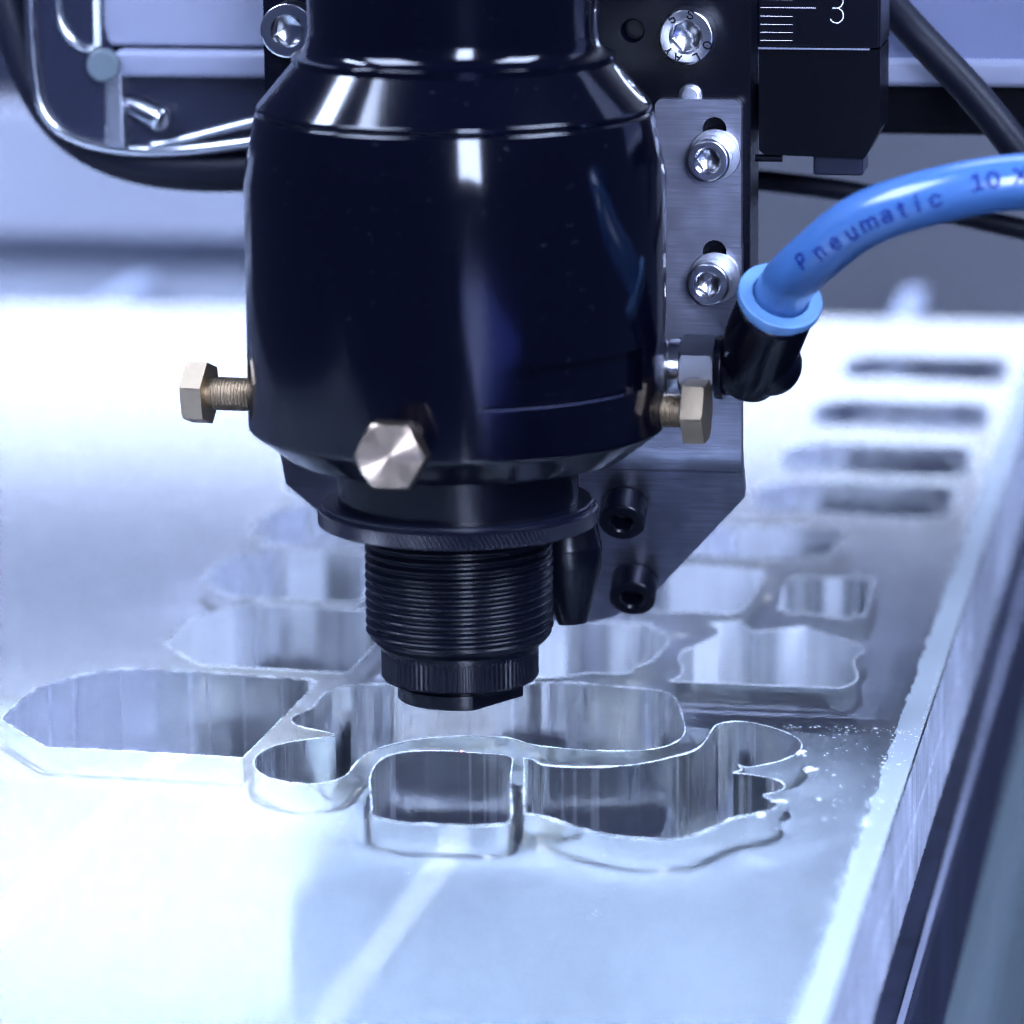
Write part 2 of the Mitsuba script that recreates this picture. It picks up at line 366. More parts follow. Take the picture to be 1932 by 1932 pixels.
for i, h in enumerate(outlines):
    q = Polygon(rounded(h, seed=i, corner=22 if i in (3, 4, 5, 6, 7, 8) else 62, soft=.012 if i < 4 else .035, rough=.004 if i < 4 else .012, step=.6 if i < 4 else .8)).buffer(0)
    q = max(getattr(q, 'geoms', [q]), key=lambda g: g.area)
    holes.append(q)
for i in range(len(holes)):                              # leave at least a narrow web between neighbours
    for j in range(i):
        if holes[i].buffer(.5).intersects(holes[j]):
            q = holes[i].difference(holes[j].buffer(.9))
            holes[i] = max(getattr(q, 'geoms', [q]), key=lambda g: g.area)
rg = np.random.default_rng(7)
right_edge = [[64.85 + rg.normal(0, .05), y] for y in np.arange(-260, 372, .9)]
slab = Polygon([[-330, -260]] + right_edge + [[64.85, 372], [-330, 372]])
slab = slab.difference(unary_union(holes))
slab = max(getattr(slab, 'geoms', [slab]), key=lambda g: g.area)
sheet = trimesh.creation.extrude_polygon(slab, THICK, engine='earcut')
sheet.apply_translation([0, 0, -THICK])
flat = np.abs(sheet.face_normals[:, 2]) > .5
wall_x = sheet.triangles_center[:, 0] > 64.3
def faces(sel):
    m = trimesh.Trimesh(sheet.vertices, sheet.faces[sel], process=False); m.remove_unreferenced_vertices(); return m
put('clear_sheet', faces(flat | wall_x), 'm_acrylic')
tc = sheet.triangles_center
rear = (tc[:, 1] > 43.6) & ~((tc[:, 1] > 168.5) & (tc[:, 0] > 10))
put('clear_sheet__cut_face', faces(~(flat | wall_x | rear)), 'm_cut_face')
put('clear_sheet__cut_face', faces(~(flat | wall_x) & rear), 'm_cut_face_pale')  # rear cut faces, whitened in broad patches
labels['clear_sheet__cut_face_001'] = {'label': 'paler cut faces of the rear openings'}
labels['clear_sheet__cut_face'] = {'label': 'glassy cut faces with faint upright haze streaks'}
tag('clear_sheet', 'thick clear plastic sheet with curved shapes cut out of it under the laser head', 'plastic sheet')

# the fused bright bead that the beam leaves along every cut edge
def bead(line, r, z, seed, even=False):
    p = np.array(line); p = np.c_[p, np.full(len(p), z)]
    rg = np.random.default_rng(seed)
    k = np.clip(meshkit.fbm(np.c_[p[:, :2] * .4, p[:, :1] * 0 + seed], 3) * 3.2 - 1.0, .15, 1.7) + .4 * rg.random(len(p))
    if even:
        k = k * 0 + .8
    p = p[:-1]
    n = 6
    t = np.roll(p, -1, 0) - np.roll(p, 1, 0); t /= np.linalg.norm(t, axis=1, keepdims=True) + 1e-9
    u = np.stack([-t[:, 1], t[:, 0], 0 * t[:, 0]], 1)
    a = np.arange(n) * 2 * np.pi / n
    v = (p[:, None] + (r * k[:-1])[:, None, None] * (np.cos(a)[None, :, None] * u[:, None] + np.sin(a)[None, :, None] * np.array([0, 0, 1.]))).reshape(-1, 3)
    i, j = np.meshgrid(np.arange(len(p)), np.arange(n), indexing='ij')
    i2, j2 = (i + 1) % len(p), (j + 1) % n
    q = np.stack([i * n + j, i2 * n + j, i2 * n + j2, i * n + j2], -1).reshape(-1, 4)
    return trimesh.Trimesh(v, np.vstack([q[:, [0, 1, 2]], q[:, [0, 2, 3]]]), process=False)
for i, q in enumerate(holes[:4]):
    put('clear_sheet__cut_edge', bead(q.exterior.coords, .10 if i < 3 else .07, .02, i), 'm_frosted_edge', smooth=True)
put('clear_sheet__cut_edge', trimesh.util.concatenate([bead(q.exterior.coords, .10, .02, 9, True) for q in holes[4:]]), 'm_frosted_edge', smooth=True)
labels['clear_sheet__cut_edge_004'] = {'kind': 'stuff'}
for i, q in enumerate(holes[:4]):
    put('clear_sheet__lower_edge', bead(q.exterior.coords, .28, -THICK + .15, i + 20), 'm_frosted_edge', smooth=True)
# sawn right-hand face of the sheet: frosted, with upright saw marks and one deeper line
ys = np.arange(-258, 371, .45)
zs = np.array([-.05, -1.0, -7.6, -8.1, -8.6, -9.1, -14, -18.4])
dx = np.array([0, .10, .10, .10, .30, .10, .10, 0])
jit = rg.normal(0, .035, len(ys))
VV = np.stack([np.stack([65.02 + dx + j, np.full(8, y) + .6 * (zs / 18), zs], 1) for j, y in zip(jit, ys)])
i_, j_ = np.meshgrid(np.arange(len(ys) - 1), np.arange(7), indexing='ij')
q_ = np.stack([i_ * 8 + j_, i_ * 8 + j_ + 1, (i_ + 1) * 8 + j_ + 1, (i_ + 1) * 8 + j_], -1).reshape(-1, 4)
put('clear_sheet__sawn_face', (VV.reshape(-1, 3), q_), 'm_sawn_face')
labels['clear_sheet__sawn_face'] = {'label': 'frosted sawn right side of the sheet'}

# milky backing film under the front part of the sheet, torn off raggedly behind
rg = np.random.default_rng(11)
xs = np.arange(63.5, -330, -.7)
back = [[x, 33.5 + 1.2 * (meshkit.noise(np.array([x * .2, 0, 3.])) - .5) + rg.normal(0, .25) - .02 * (x - 40)] for x in xs]
side = [[64.0 + 0.3 * (meshkit.noise(np.array([y * .25, 5., 0])) - .5) + rg.normal(0, .18), y] for y in np.arange(-260, 33, .7)]
film = Polygon([[-329, -259]] + side + back).buffer(0).difference(unary_union([h.buffer(.9) for h in holes]))
film = max(getattr(film, 'geoms', [film]), key=lambda g: g.area)
v2, f2 = trimesh.creation.triangulate_polygon(film, engine='earcut')
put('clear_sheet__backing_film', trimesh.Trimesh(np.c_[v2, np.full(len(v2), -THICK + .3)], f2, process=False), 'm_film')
far = Polygon([[-329, 36]] + [[x, y + 2.5 if x < 16 else y + 8.5] for x, y in back[::-1]] + [[61.5, 370], [-329, 370]]).buffer(0).difference(unary_union([h.buffer(.9) for h in holes]))
far = max(getattr(far, 'geoms', [far]), key=lambda g: g.area)
v2, f2 = trimesh.creation.triangulate_polygon(far, engine='earcut')
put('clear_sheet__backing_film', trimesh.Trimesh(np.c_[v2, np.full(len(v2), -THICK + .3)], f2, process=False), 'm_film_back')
labels['clear_sheet__backing_film_001'] = {'label': 'duller lavender backing film on the rear part'}
labels['clear_sheet__backing_film'] = {'label': 'milky white backing film with a ragged torn edge'}

# whitish strip along the right edge; pale strips painting stripes the sheet mirrors
yy = np.arange(-258, 365, .6)
mar = [[60.9 + 1.1 * (meshkit.fbm(np.array([y * .22, 9., 0]), 3) - .5) + rg.normal(0, .07), y] for y in yy]
mar = Polygon(mar + [[64.7, 365], [64.7, -258]]).buffer(0)
mar = max(getattr(mar, 'geoms', [mar]), key=lambda g: g.area)
v2, f2 = trimesh.creation.triangulate_polygon(mar, engine='earcut')
put('clear_sheet__pale_margin', trimesh.Trimesh(np.c_[v2, np.full(len(v2), .03)], f2, process=False), 'm_margin')
labels['clear_sheet__pale_margin'] = {'label': 'whitish margin with a ragged border along the right edge'}
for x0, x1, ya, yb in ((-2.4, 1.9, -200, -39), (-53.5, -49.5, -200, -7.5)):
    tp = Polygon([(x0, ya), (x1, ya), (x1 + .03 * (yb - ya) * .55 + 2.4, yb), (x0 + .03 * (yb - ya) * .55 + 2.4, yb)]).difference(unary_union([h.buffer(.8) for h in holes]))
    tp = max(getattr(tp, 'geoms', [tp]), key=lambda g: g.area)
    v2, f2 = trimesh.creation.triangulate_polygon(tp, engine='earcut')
    put('clear_sheet__painted_stripe', trimesh.Trimesh(np.c_[v2, np.full(len(v2), -THICK + .55)], f2, process=False), 'm_painted_stripe')

# crumbs and flecks of cutting dust lying on the sheet
rg = np.random.default_rng(21)
crumbs = []
def crumb(x, y, s, flat=.4):
    m = trimesh.creation.icosphere(0, 1.0)
    m.vertices *= (1 + 1.1 * (rg.random((len(m.vertices), 1)) - .5))
    m.apply_scale([s * (.6 + rg.random()), s * (.6 + rg.random()), s * flat])
    m.apply_transform(trimesh.transformations.rotation_matrix(rg.random() * 6, [0, 0, 1]))
    m.apply_translation([x, y, s * flat * .6 + .05])
    crumbs.append(m)
hu = unary_union(holes).buffer(.3)
def dust(n, xr, yr, s, line=None):
    for _ in range(n):
        x, y = (rg.uniform(*xr), rg.uniform(*yr)) if line is None else line(rg.random())
        if not hu.contains(Point(x, y)) and x < 64.6:
            crumb(x, y, s * .75 * rg.gamma(2, .4), .25)
dust(80, (46, 64), (-40, 22), .11)
dust(30, (50, 64), (-20, 24), .17)
dust(130, 0, 0, .13, lambda t: (39 + 25 * t, 20.5 + rg.normal(0, .8)))
dust(170, 0, 0, .15, lambda t: (61.0 + rg.normal(0, .45), -60 + 80 * t))
dust(90, 0, 0, .12, lambda t: (64.3 + rg.normal(0, .2), -60 + 120 * t))
dust(40, (-60, 60), (-80, 20), .07)
for cx, cy in ((46.5, -27), (48.6, -20), (50.5, -3), (48.5, 4.8)):
    for _ in range(12):
        crumb(cx + rg.normal(0, .5), cy + rg.normal(0, .6), .22 * rg.gamma(2, .5), .5)
put('cutting_dust', trimesh.util.concatenate(crumbs), 'm_frosted_edge')
tag('cutting_dust', 'white flecks and crumbs of cutting dust on the clear sheet', 'dust', None, 'stuff')

# red pilot dot of the laser on the cut edge
dot = trimesh.creation.icosphere(2, .16); dot.apply_translation([0, .2, .12])
put('laser_dot', dot, 'm_frosted_edge', emitter={'type': 'area', 'radiance': {'type': 'rgb', 'value': [5, .5, .35]}})
tag('laser_dot', 'tiny red laser dot glowing on the cut edge below the lens', 'laser dot')

# ---------------------------------------------------------------- the laser head
HEAD = 'laser_cutter'
tag(HEAD, 'glossy black cylindrical laser cutting head pointing down at the sheet', 'laser cutter')
hd = lambda part, mesh, m, smooth=35: put(f'{HEAD}__{part}', mesh, m, smooth=smooth)
hd('neck_tube', lathe([(0, 170), (20.4, 170), (20.4, 104.4), (20.7, 102.6), (21.4, 101.5), (22.6, 101.0), (22.6, 98), (0, 98)]), 'm_black_gloss')
hd('shoulder', lathe(bevel([(0, 100.6), (21.4, 100.6), (22.2, 100.5), (27.75, 93.9), (27.75, 93.2), (0, 93.2)], .25)), 'm_black_gloss')
body = lathe(bevel([(0, 93.35), (27.2, 93.35), (28.0, 92.9), (29.72, 83.9), (29.72, 48.4), (24.2, 44.3), (0, 44.3)], .5), 256)
# the shallow window let into the front of the housing, closed by a set-back cover
win = []
A0, A1 = 6.0, 60.0
a = np.radians(np.linspace(A0, A1, 24))
def on_front(az, r):
    h = F2 / np.linalg.norm(F2) * math.cos(az) + R2 / np.linalg.norm(R2) * math.sin(az)
    return r * h
ring = [on_front(t, 31.5) for t in a] + [on_front(t, 28.3) for t in a[::-1]]
w = trimesh.creation.extrude_polygon(Polygon(ring), 5.9, engine='earcut'); w.apply_translation([0, 0, 55.7])
body = tm(mf(body) - mf(w))
hd('housing', body, 'm_black_gloss', 30)
a = np.radians(np.linspace(A0 + 1, A1 - 9, 40))
hd('slot_glint', tube([[*on_front(t, 29.62), 55.66] for t in a], .09, n=10), 'm_worn_edge')  # thin bead painting the bright line on the slot ledge
labels[HEAD + '__slot_glint'] = {'label': 'painted highlight along the lower edge of the shallow slot'}
hd('collar', lathe(bevel([(0, 45), (17.15, 45), (17.15, 36.5), (0, 36.5)], .2)), 'm_black_satin')

# knurled ring: two crossing families of fine grooves
n, rows = 170, 4
th = np.arange(n * 2) * np.pi / n
prof = [(14.0, 37.4), (19.0, 37.4), (19.25, 37.2), (19.25, 36.75), (19.6, 36.7), (19.9, 36.45)]
V, rr = [], []
for r, z in prof:
    V.append(np.stack([r * np.cos(th), r * np.sin(th), np.full(2 * n, z)], 1))
for i in range(rows):
    z = 36.3 - i * (1.9 / (rows - 1))
    r = 19.9 + .34 * ((np.arange(2 * n) + i) % 2) - .17
    V.append(np.stack([r * np.cos(th), r * np.sin(th), np.full(2 * n, z)], 1))
for r, z in [(19.6, 34.15), (13.0, 34.15)]:
    V.append(np.stack([r * np.cos(th), r * np.sin(th), np.full(2 * n, z)], 1))
V = np.array(V); K, N = V.shape[:2]
i, j = np.meshgrid(np.arange(K - 1), np.arange(N), indexing='ij'); j2 = (j + 1) % N
q = np.stack([i * N + j, (i + 1) * N + j, (i + 1) * N + j2, i * N + j2], -1).reshape(-1, 4)
hd('knurled_ring', trimesh.Trimesh(V.reshape(-1, 3), np.vstack([q[:, [0, 1, 2]], q[:, [0, 2, 3]]]), process=False), 'm_black_knurl', False)

# threaded barrel: a helix of rounded ridges
def thread(r, z0, z1, pitch, depth, n=96, per=10, taper=0.0):
    turns = (z1 - z0) / pitch
    k = int(turns * per)
    zz = np.linspace(z0, z1, k + 1)
    th = np.arange(n) * 2 * np.pi / n
    ph = (zz[:, None] / pitch - th[None] / (2 * np.pi))
    s = np.abs((ph % 1) - .5) * 2
    cut = np.clip((s - .12) / .76, 0, 1)
    rr = r - depth * (cut * cut * (3 - 2 * cut))
    if taper:
        rr = np.minimum(rr, (r - depth + np.clip((zz - z0) / taper, 0, 1) * depth * 1.05)[:, None])
    v = np.stack([rr * np.cos(th), rr * np.sin(th), np.repeat(zz[:, None], n, 1)], -1).reshape(-1, 3)
    i, j = np.meshgrid(np.arange(k), np.arange(n), indexing='ij'); j2 = (j + 1) % n
    q = np.stack([i * n + j, i * n + j2, (i + 1) * n + j2, (i + 1) * n + j], -1).reshape(-1, 4)
    f = [q[:, [0, 1, 2]], q[:, [0, 2, 3]]]
    b = len(v); v = np.vstack([v, [[0, 0, z0], [0, 0, z1]]])
    jj = np.arange(n); f.append(np.stack([(jj + 1) % n, jj, np.full(n, b)], 1)); f.append(np.stack([k * n + jj, k * n + (jj + 1) % n, np.full(n, b + 1)], 1))
    return trimesh.Trimesh(v, np.vstack(f), process=False)
hd('threaded_barrel', thread(13.5, 17.6, 36, 1.32, .62, n=160, per=12, taper=1.1), 'm_black_satin', 50)
hd('barrel_end', lathe(bevel([(0, 18.2), (12.9, 18.2), (12.6, 17.2), (11.4, 16.3), (0, 16.3)], .3)), 'm_black_satin')

# fluted lens cap: straight flutes with a shoulder above and a chamfer below
n = 92
a = np.arange(n * 4) * 2 * np.pi / (n * 4)
flute = np.array([0, 1, 1, 0])[np.arange(n * 4) % 4]
def fl(r0, amp): return Polygon(np.stack([(r0 - amp * flute) * np.cos(a), (r0 - amp * flute) * np.sin(a)], 1))
c = lambda p: m3.CrossSection([np.array(p.exterior.coords)[:-1]], m3.FillRule.EvenOdd)
cap = m3.Manifold.extrude(c(fl(11.3, .13)), 4.4).translate([0, 0, 11.4]) ^ mf(lathe([(0, 10.9), (10.6, 10.9), (11.35, 11.9), (11.35, 15.8), (0, 15.8)], 128))
hd('fluted_cap', tm(cap), 'm_black_satin', False)
hd('cap_shoulder', lathe(bevel([(0, 16.6), (11.25, 16.6), (11.25, 15.3), (0, 15.3)], .2)), 'm_black_satin')
hd('cap_step', lathe(bevel([(0, 11.6), (8.3, 11.6), (8.3, 10.2), (0, 10.2)], .2)), 'm_black_satin')
tip = mf(lathe(bevel([(0, 10.6), (9.0, 10.6), (9.0, 8.45), (5.2, 8.45), (4.6, 9.2), (0, 9.2)], .22), 128))
# a spanner flat on its right front
fdir = F2 / np.linalg.norm(F2) * math.cos(math.radians(49)) + R2 / np.linalg.norm(R2) * math.sin(math.radians(49))
tip = tip.trim_by_plane([-fdir[0], -fdir[1], 0], -7.1)
hd('lens_tip', tm(tip), 'm_black_satin', 30)

# four brass-coloured bolts round the housing (the rearmost is out of sight)
bolt_places = [(-13.9, 38.6, 'front'), (-106, 40.1, 'left'), (77, 36.0, 'right')]
def turned(cx, cz):
    """concentric turning marks round the bolt's own axis"""
    def fn(p, n, uv):
        x, z = p.x * 1000 - cx, p.z * 1000 - cz
        return dr.sin(dr.sqrt(x * x + z * z) * (2 * math.pi / .16))
    return fn
for az, rad, where in bolt_places:
    h = on_front(math.radians(az), 1.0); h3 = np.array([h[0], h[1], 0])
    k = name(f'{HEAD}__adjusting_bolt')
    labels[k] = {'label': f'brass coloured hexagon bolt on the {where} of the laser head'}
    hexa = hexagon(8.7 if where == 'front' else 8.2, 0)
    head = mf(trimesh.creation.extrude_polygon(hexa, 3.1, engine='earcut'))
    head = head ^ mf(lathe([(0, -.01), (5.1, -.01), (5.1, 2.7), (4.45, 3.11), (0, 3.11)], 64))
    ctr = h3 * rad + np.array([0, 0, 51.2])
    m_head = 'm_brass'
    if where == 'front':
        principled('brass_turned', (.54, .41, .30), .26, 1.0, bump=mikit.proc(turned(ctr[0], ctr[2]), eps=4e-6), bump_scale=1.15e-5)
        m_head = 'm_brass_turned'
    put(k + '__head', place(tm(head), ctr - h3 * 3.1, h3, roll={'front': 0, 'left': 18, 'right': 3}[where]), m_head, smooth=20)
    shank = thread(2.42, 24.0, rad - 3.0 - .9, .5, .24, n=40, per=8)
    shank = trimesh.util.concatenate([shank, lathe([(0, rad - 4.0), (2.2, rad - 4.0), (2.15, rad - 3.05), (0, rad - 3.05)], 40)])
    put(k + '__shank', place(shank, np.array([0, 0, 51.2]), h3), 'm_brass', smooth=45)

# ---------------------------------------------------------------- mounting plate with its screws
MP = 'mounting_plate'
tag(MP, 'flat black mounting plate standing behind the laser head', 'mounting plate')
pl = sbox(-33.8, 57, 38.2, 175)
bore = [Point(21.0, 101.0).buffer(1.75, 24), Point(-3, 60).buffer(9)]
pl = pl.difference(bore[0])
p_ = upright(plate(pl, 11, .5)); p_.apply_translation([0, 41, 0])
put(MP + '__slab', p_, 'm_black_satin', smooth=30)
put(MP + '__threaded_hole', place(lathe([(0, 0), (1.7, 0), (1.5, .5), (1.7, 1), (1.5, 1.5), (1.7, 2), (1.5, 2.5), (1.75, 3.2), (1.8, 3.2), (1.8, -.2), (0, -.2)], 40), (21.0, 33.4, 101.0), (0, -1, 0)), 'm_black_satin', smooth=30)

def socket_screw(root, at, axis, r, h, key_af, m='m_steel', roll=0, letters=None, washer=None, dark=False):
    k = name(root)
    b = m3.Manifold.cylinder(h, r - .0, r, 96)
    prof = lathe(bevel([(0, 0), (r, 0), (r, h), (0, h)], .45), 96)
    hexc = m3.Manifold.extrude(m3.CrossSection([np.array(hexagon(key_af).exterior.coords)[:-1]]), h).translate([0, 0, h * .38])
    cone = mf(lathe([(0, h * .38 - key_af * .22), (key_af * .5, h * .38 + .001), (key_af * .5, h * .39), (0, h * .39)], 60))
    lead = mf(lathe([(0, h - .35), (key_af * .53, h - .35), (key_af * .53 + .45, h + .1), (0, h + .1)], 60))
    head = mf(prof) - hexc - cone - lead
    put(k + '__head', place(tm(head), at, axis, roll=roll), m, smooth=25)
    if letters:
        ms = []
        for ch, ang in letters:
            t = meshkit.text_mesh(ch, 1.25, .06, bold=True)
            t.apply_translation([-t.bounds[:, 0].mean(), -.62, 0])
            t.apply_translation([0, (key_af * .53 + .45 + r) / 2, h - .01])
            t.apply_transform(trimesh.transformations.rotation_matrix(math.radians(ang - 90), [0, 0, 1]))
            ms.append(t)
        put(k + '__stamped_letters', place(trimesh.util.concatenate(ms), at, axis), 'm_black_satin')
    if washer:
        ro, ri, t, off = washer
        wm = lathe(bevel([(ri, 0), (ro, 0), (ro, t), (ri, t), (ri, 0)], .15), 96)
        put(k + '__washer', place(wm, np.array(at) - np.array(axis) * t + np.array(off), axis), 'm_steel_dull', smooth=30)
    return k
Y = (0, -1, 0)
# drawn looking at the face: x to the left, so letters are mirrored back by the frame (x axis = +x here)
k = socket_screw(MP + '__cap_screw', (29.4, 30, 100.7), Y, 4.05, 4.6, 4.0, roll=12, letters=[('S', 78), ('5', 128), ('O', -20), ('L', -62), ('A', -112), ('Y', -142)])
labels[k] = {'label': 'shiny socket head screw with stamped letters, right of the neck'}
k = socket_screw(MP + '__cap_screw', (-29.2, 30, 101.0), Y, 4.05, 4.6, 4.0, roll=20)
labels[k] = {'label': 'socket head screw half hidden behind the left of the neck'}
put(MP + '__dowel_pin', place(lathe(bevel([(0, -3), (1.75, -3), (1.75, .5), (1.2, .75), (0, .8)], .15), 48), (29.5, 30, 91.7), Y), 'm_steel_dull', smooth=30)

# ---------------------------------------------------------------- bright bracket bolted to the plate, bent forward below
BR = 'nozzle_bracket'
tag(BR, 'brushed steel bracket with two slotted screws, bent below behind the laser head', 'bracket')
outline = Polygon([(24.4, 92), (24.4, 62), (-31.9, 62), (-31.9, 39.2), (37.5, 39.2), (37.3, 92)])
outline = sbox(24.6, 62, 37.2, 91.5).buffer(-1.2).buffer(1.2, 12).union(sbox(-31.9, 40.0, 37.3, 70).difference(sbox(-40, 62.5, 24.6, 80)))
for zt, zb in ((88.9, 82.0), (70.9, 64.0)):
    outline = outline.difference(LineString([(33.3, zt - 1.7), (33.3, zb)]).buffer(1.72, 24))
fp = upright(plate(outline, 2.6, .22)); fp.apply_translation([0, 29.9, 0])
put(BR + '__upright', fp, 'm_brushed_steel', smooth=30)
# bend and sloping flange: its lower end comes towards the camera
TILT = math.radians(33)
bend = []
R_ = 4.0
BACK = np.array([0, math.sin(TILT), -math.cos(TILT)])            # down the flange: its lower end recedes
nrm = np.array([0, -math.cos(TILT), -math.sin(TILT)])            # its face looks forward and down
cy, cz, ro, ri = 29.9 + R_, 40.0, R_ + 2.6, R_
seg = [(cy - ro * math.cos(t), cz - ro * math.sin(t)) for t in np.linspace(0, TILT, 12)] + [(cy - ri * math.cos(t), cz - ri * math.sin(t)) for t in np.linspace(TILT, 0, 12)]
bp = trimesh.creation.extrude_polygon(Polygon(seg), 69.2, engine='earcut')
bp.apply_transform(np.array([[0, 0, 1, -31.9], [1, 0, 0, 0], [0, 1, 0, 0], [0, 0, 0, 1.0]]))
put(BR + '__bend', bp, 'm_brushed_steel', smooth=30)
end = np.array([0, cy - ro * math.cos(TILT), cz - ro * math.sin(TILT)])
flange2d = Polygon([(-31.9, 0), (37.3, 0), (37.3, -5.4), (22.7, -25.7), (15.5, -31.8), (12, -33.0), (-2, -33.0), (-13.1, -25.4), (-27.7, -10.6), (-31.9, -5.0)])
fl_m = upright(plate(flange2d, 2.6, .2))
fl_m.apply_translation([0, 2.6, 0])
fl_m.apply_transform(trimesh.transformations.rotation_matrix(TILT, [1, 0, 0]))
fl_m.apply_translation(end)
put(BR + '__flange', fl_m, 'm_brushed_steel', smooth=30)
for z, roll in ((83.2, 5), (65.2, 25)):
    k = socket_screw(BR + '__cap_screw', (32.9, 26.6, z), Y, 3.15, 4.0, 3.1, roll=roll, washer=(3.75, 1.8, .6, (.55, 0, .35)))
    labels[k] = {'label': ('upper' if z > 70 else 'lower') + ' bright socket head screw with washer'}
for x, s in ((19.3, 7.0), (19.6, 23.2)):
    k = socket_screw(BR + '__black_screw', end + np.array([x, 0, 0]) + BACK * s, nrm, 3.5, 4.3, 3.0, m='m_black_satin', roll=10)
    labels[k] = {'label': ('upper' if s < 10 else 'lower') + ' black socket head screw on the sloping flange'}
# the black air nozzle held by the flange, tapering down behind the lens
NZ = np.array([12.4, 19.0, 28.2])
ax = np.array([.10, -.12, -1.0]); ax /= np.linalg.norm(ax)
noz = lathe(bevel([(0, -3), (4.6, -3), (5.3, 2.0), (4.9, 5.0), (2.1, 13), (1.3, 13), (1.0, 9), (0, 9)], .3), 72)
k = put('air_nozzle', place(noz, NZ, ax), 'm_black_satin', smooth=30)
tag('air_nozzle', 'tapered black air nozzle hanging behind the threaded lens barrel', 'nozzle')
# ---------------------------------------------------------------- air fitting and blue hose
AF = 'air_fitting'
tag(AF, 'black push-in elbow air fitting with a steel nut beside the laser head', 'air fitting')
A = np.array([.33, -.56, .76]); A /= np.linalg.norm(A)
EL = np.array([41.2, 9.0, 56.4])
X = np.array([1.0, 0, 0])
ZC = 55.6
put(AF + '__collar', place(lathe(bevel([(0, 0), (3.9, 0), (3.9, .7), (3.5, .8), (3.5, 1.1), (3.9, 1.2), (3.9, 2.9), (0, 2.9)], .15), 72), (28.0, 9, ZC), X), 'm_steel', smooth=30)
nut = mf(trimesh.creation.extrude_polygon(hexagon(8.1, 0), 4.8, engine='earcut')) ^ mf(lathe([(0, -.1), (4.2, -.1), (4.85, .6), (4.85, 4.2), (4.2, 4.9), (0, 4.9)], 64))
nm = tm(nut)
nm = place(nm, (31.0, 9, ZC), X, roll=30)
put(AF + '__nut', nm, 'm_steel_dull', smooth=20)
put(AF + '__ring', place(lathe(bevel([(0, 0), (4.5, 0), (4.6, 1.1), (0, 1.1)], .2), 72), (35.9, 9, ZC), X), 'm_black_satin', smooth=30)
stub = m3.Manifold.batch_hull([m3.Manifold.sphere(4.0, 48).translate([38.0, 9, ZC]), m3.Manifold.sphere(4.55, 48).translate([43.6, 9.0, ZC + .6])])
c0, c1 = EL - A * 0.5, EL + A * 8
barrel = mf(place(lathe(bevel([(0, -4), (4.2, -4), (5.3, 1), (5.35, 5.0), (5.55, 5.1), (5.55, 11.6), (5.0, 12.2), (0, 12.2)], .35), 96), EL, A))
elbow = stub + barrel
put(AF + '__elbow', tm(elbow), 'm_black_satin', smooth=35)
col = lathe(bevel([(3.95, -1), (5.2, -1), (5.2, .5), (6.05, .6), (6.1, 1.9), (5.9, 2.1), (4.2, 2.1), (3.95, 1.8), (3.95, -1)], .18), 96)
put(AF + '__collet', place(col, EL + A * 12.6, A), 'm_blue_collet', smooth=35)
labels[AF + '__collet'] = {'label': 'pale blue release ring round the hose'}

path = [EL + A * 9, EL + A * 12, EL + A * 15.5, (49.2, -5.0, 72.0), (53.6, -11.0, 76.4), (58.2, -14.2, 80.2), (67.3, -16.5, 84.0), (74.4, -16.5, 85.7), (80.6, -15.5, 86.4), (90, -12.5, 86.2), (104, -6, 84.5), (120, 2, 80)]
from scipy.interpolate import CubicSpline
pp = np.array([np.array(q, float) for q in path])
s_ = np.r_[0, np.cumsum(np.linalg.norm(np.diff(pp, axis=0), axis=1))]
cs_ = CubicSpline(s_, pp)
put('air_hose', tube(cs_(np.linspace(0, s_[-1], 160)), 3.82, n=48), 'm_blue_hose', smooth=True)
tag('air_hose', 'glossy blue air hose with dark printing, bending right out of the fitting', 'hose')
# dark printing along the hose: every letter is wrapped onto the round wall that faces the front
def letter(ch, s0, th0, h=2.2):
    m = meshkit.text_mesh(ch, h, .03, bold=True)
    m.apply_translation([-m.bounds[:, 0].mean(), -h / 2, 0])
    m = trimesh.Trimesh(*trimesh.remesh.subdivide_to_size(m.vertices, m.faces, .35), process=False)
    v = m.vertices
    st = s0 + v[:, 0]
    C = cs_(st); Tn = cs_(st, 1); Tn /= np.linalg.norm(Tn, axis=1, keepdims=True)
    Fv = -FWD - Tn * (Tn @ -FWD)[:, None]; Fv /= np.linalg.norm(Fv, axis=1, keepdims=True)
    Bv = np.cross(Fv, Tn)
    th = th0 + v[:, 1] / 3.85
    r = 3.82 + .06 + v[:, 2]
    m.vertices = C + r[:, None] * (np.cos(th)[:, None] * Fv + np.sin(th)[:, None] * Bv)
    return m
# letter, how far along the hose (mm), how far round it (radians)
spots = [('P', 20.8, .21), ('n', 24.1, .04), ('e', 26.8, -.08), ('u', 29.6, -.19), ('m', 32.3, -.2), ('a', 34.8, -.17), ('t', 36.9, -.17), ('i', 39.0, -.15), ('c', 41.3, -.13),
         ('1', 46.7, .13), ('0', 48.6, .13), ('X', 52.0, .18)]
put('air_hose__lettering', trimesh.util.concatenate([letter(*q) for q in spots]), 'm_blue_print')

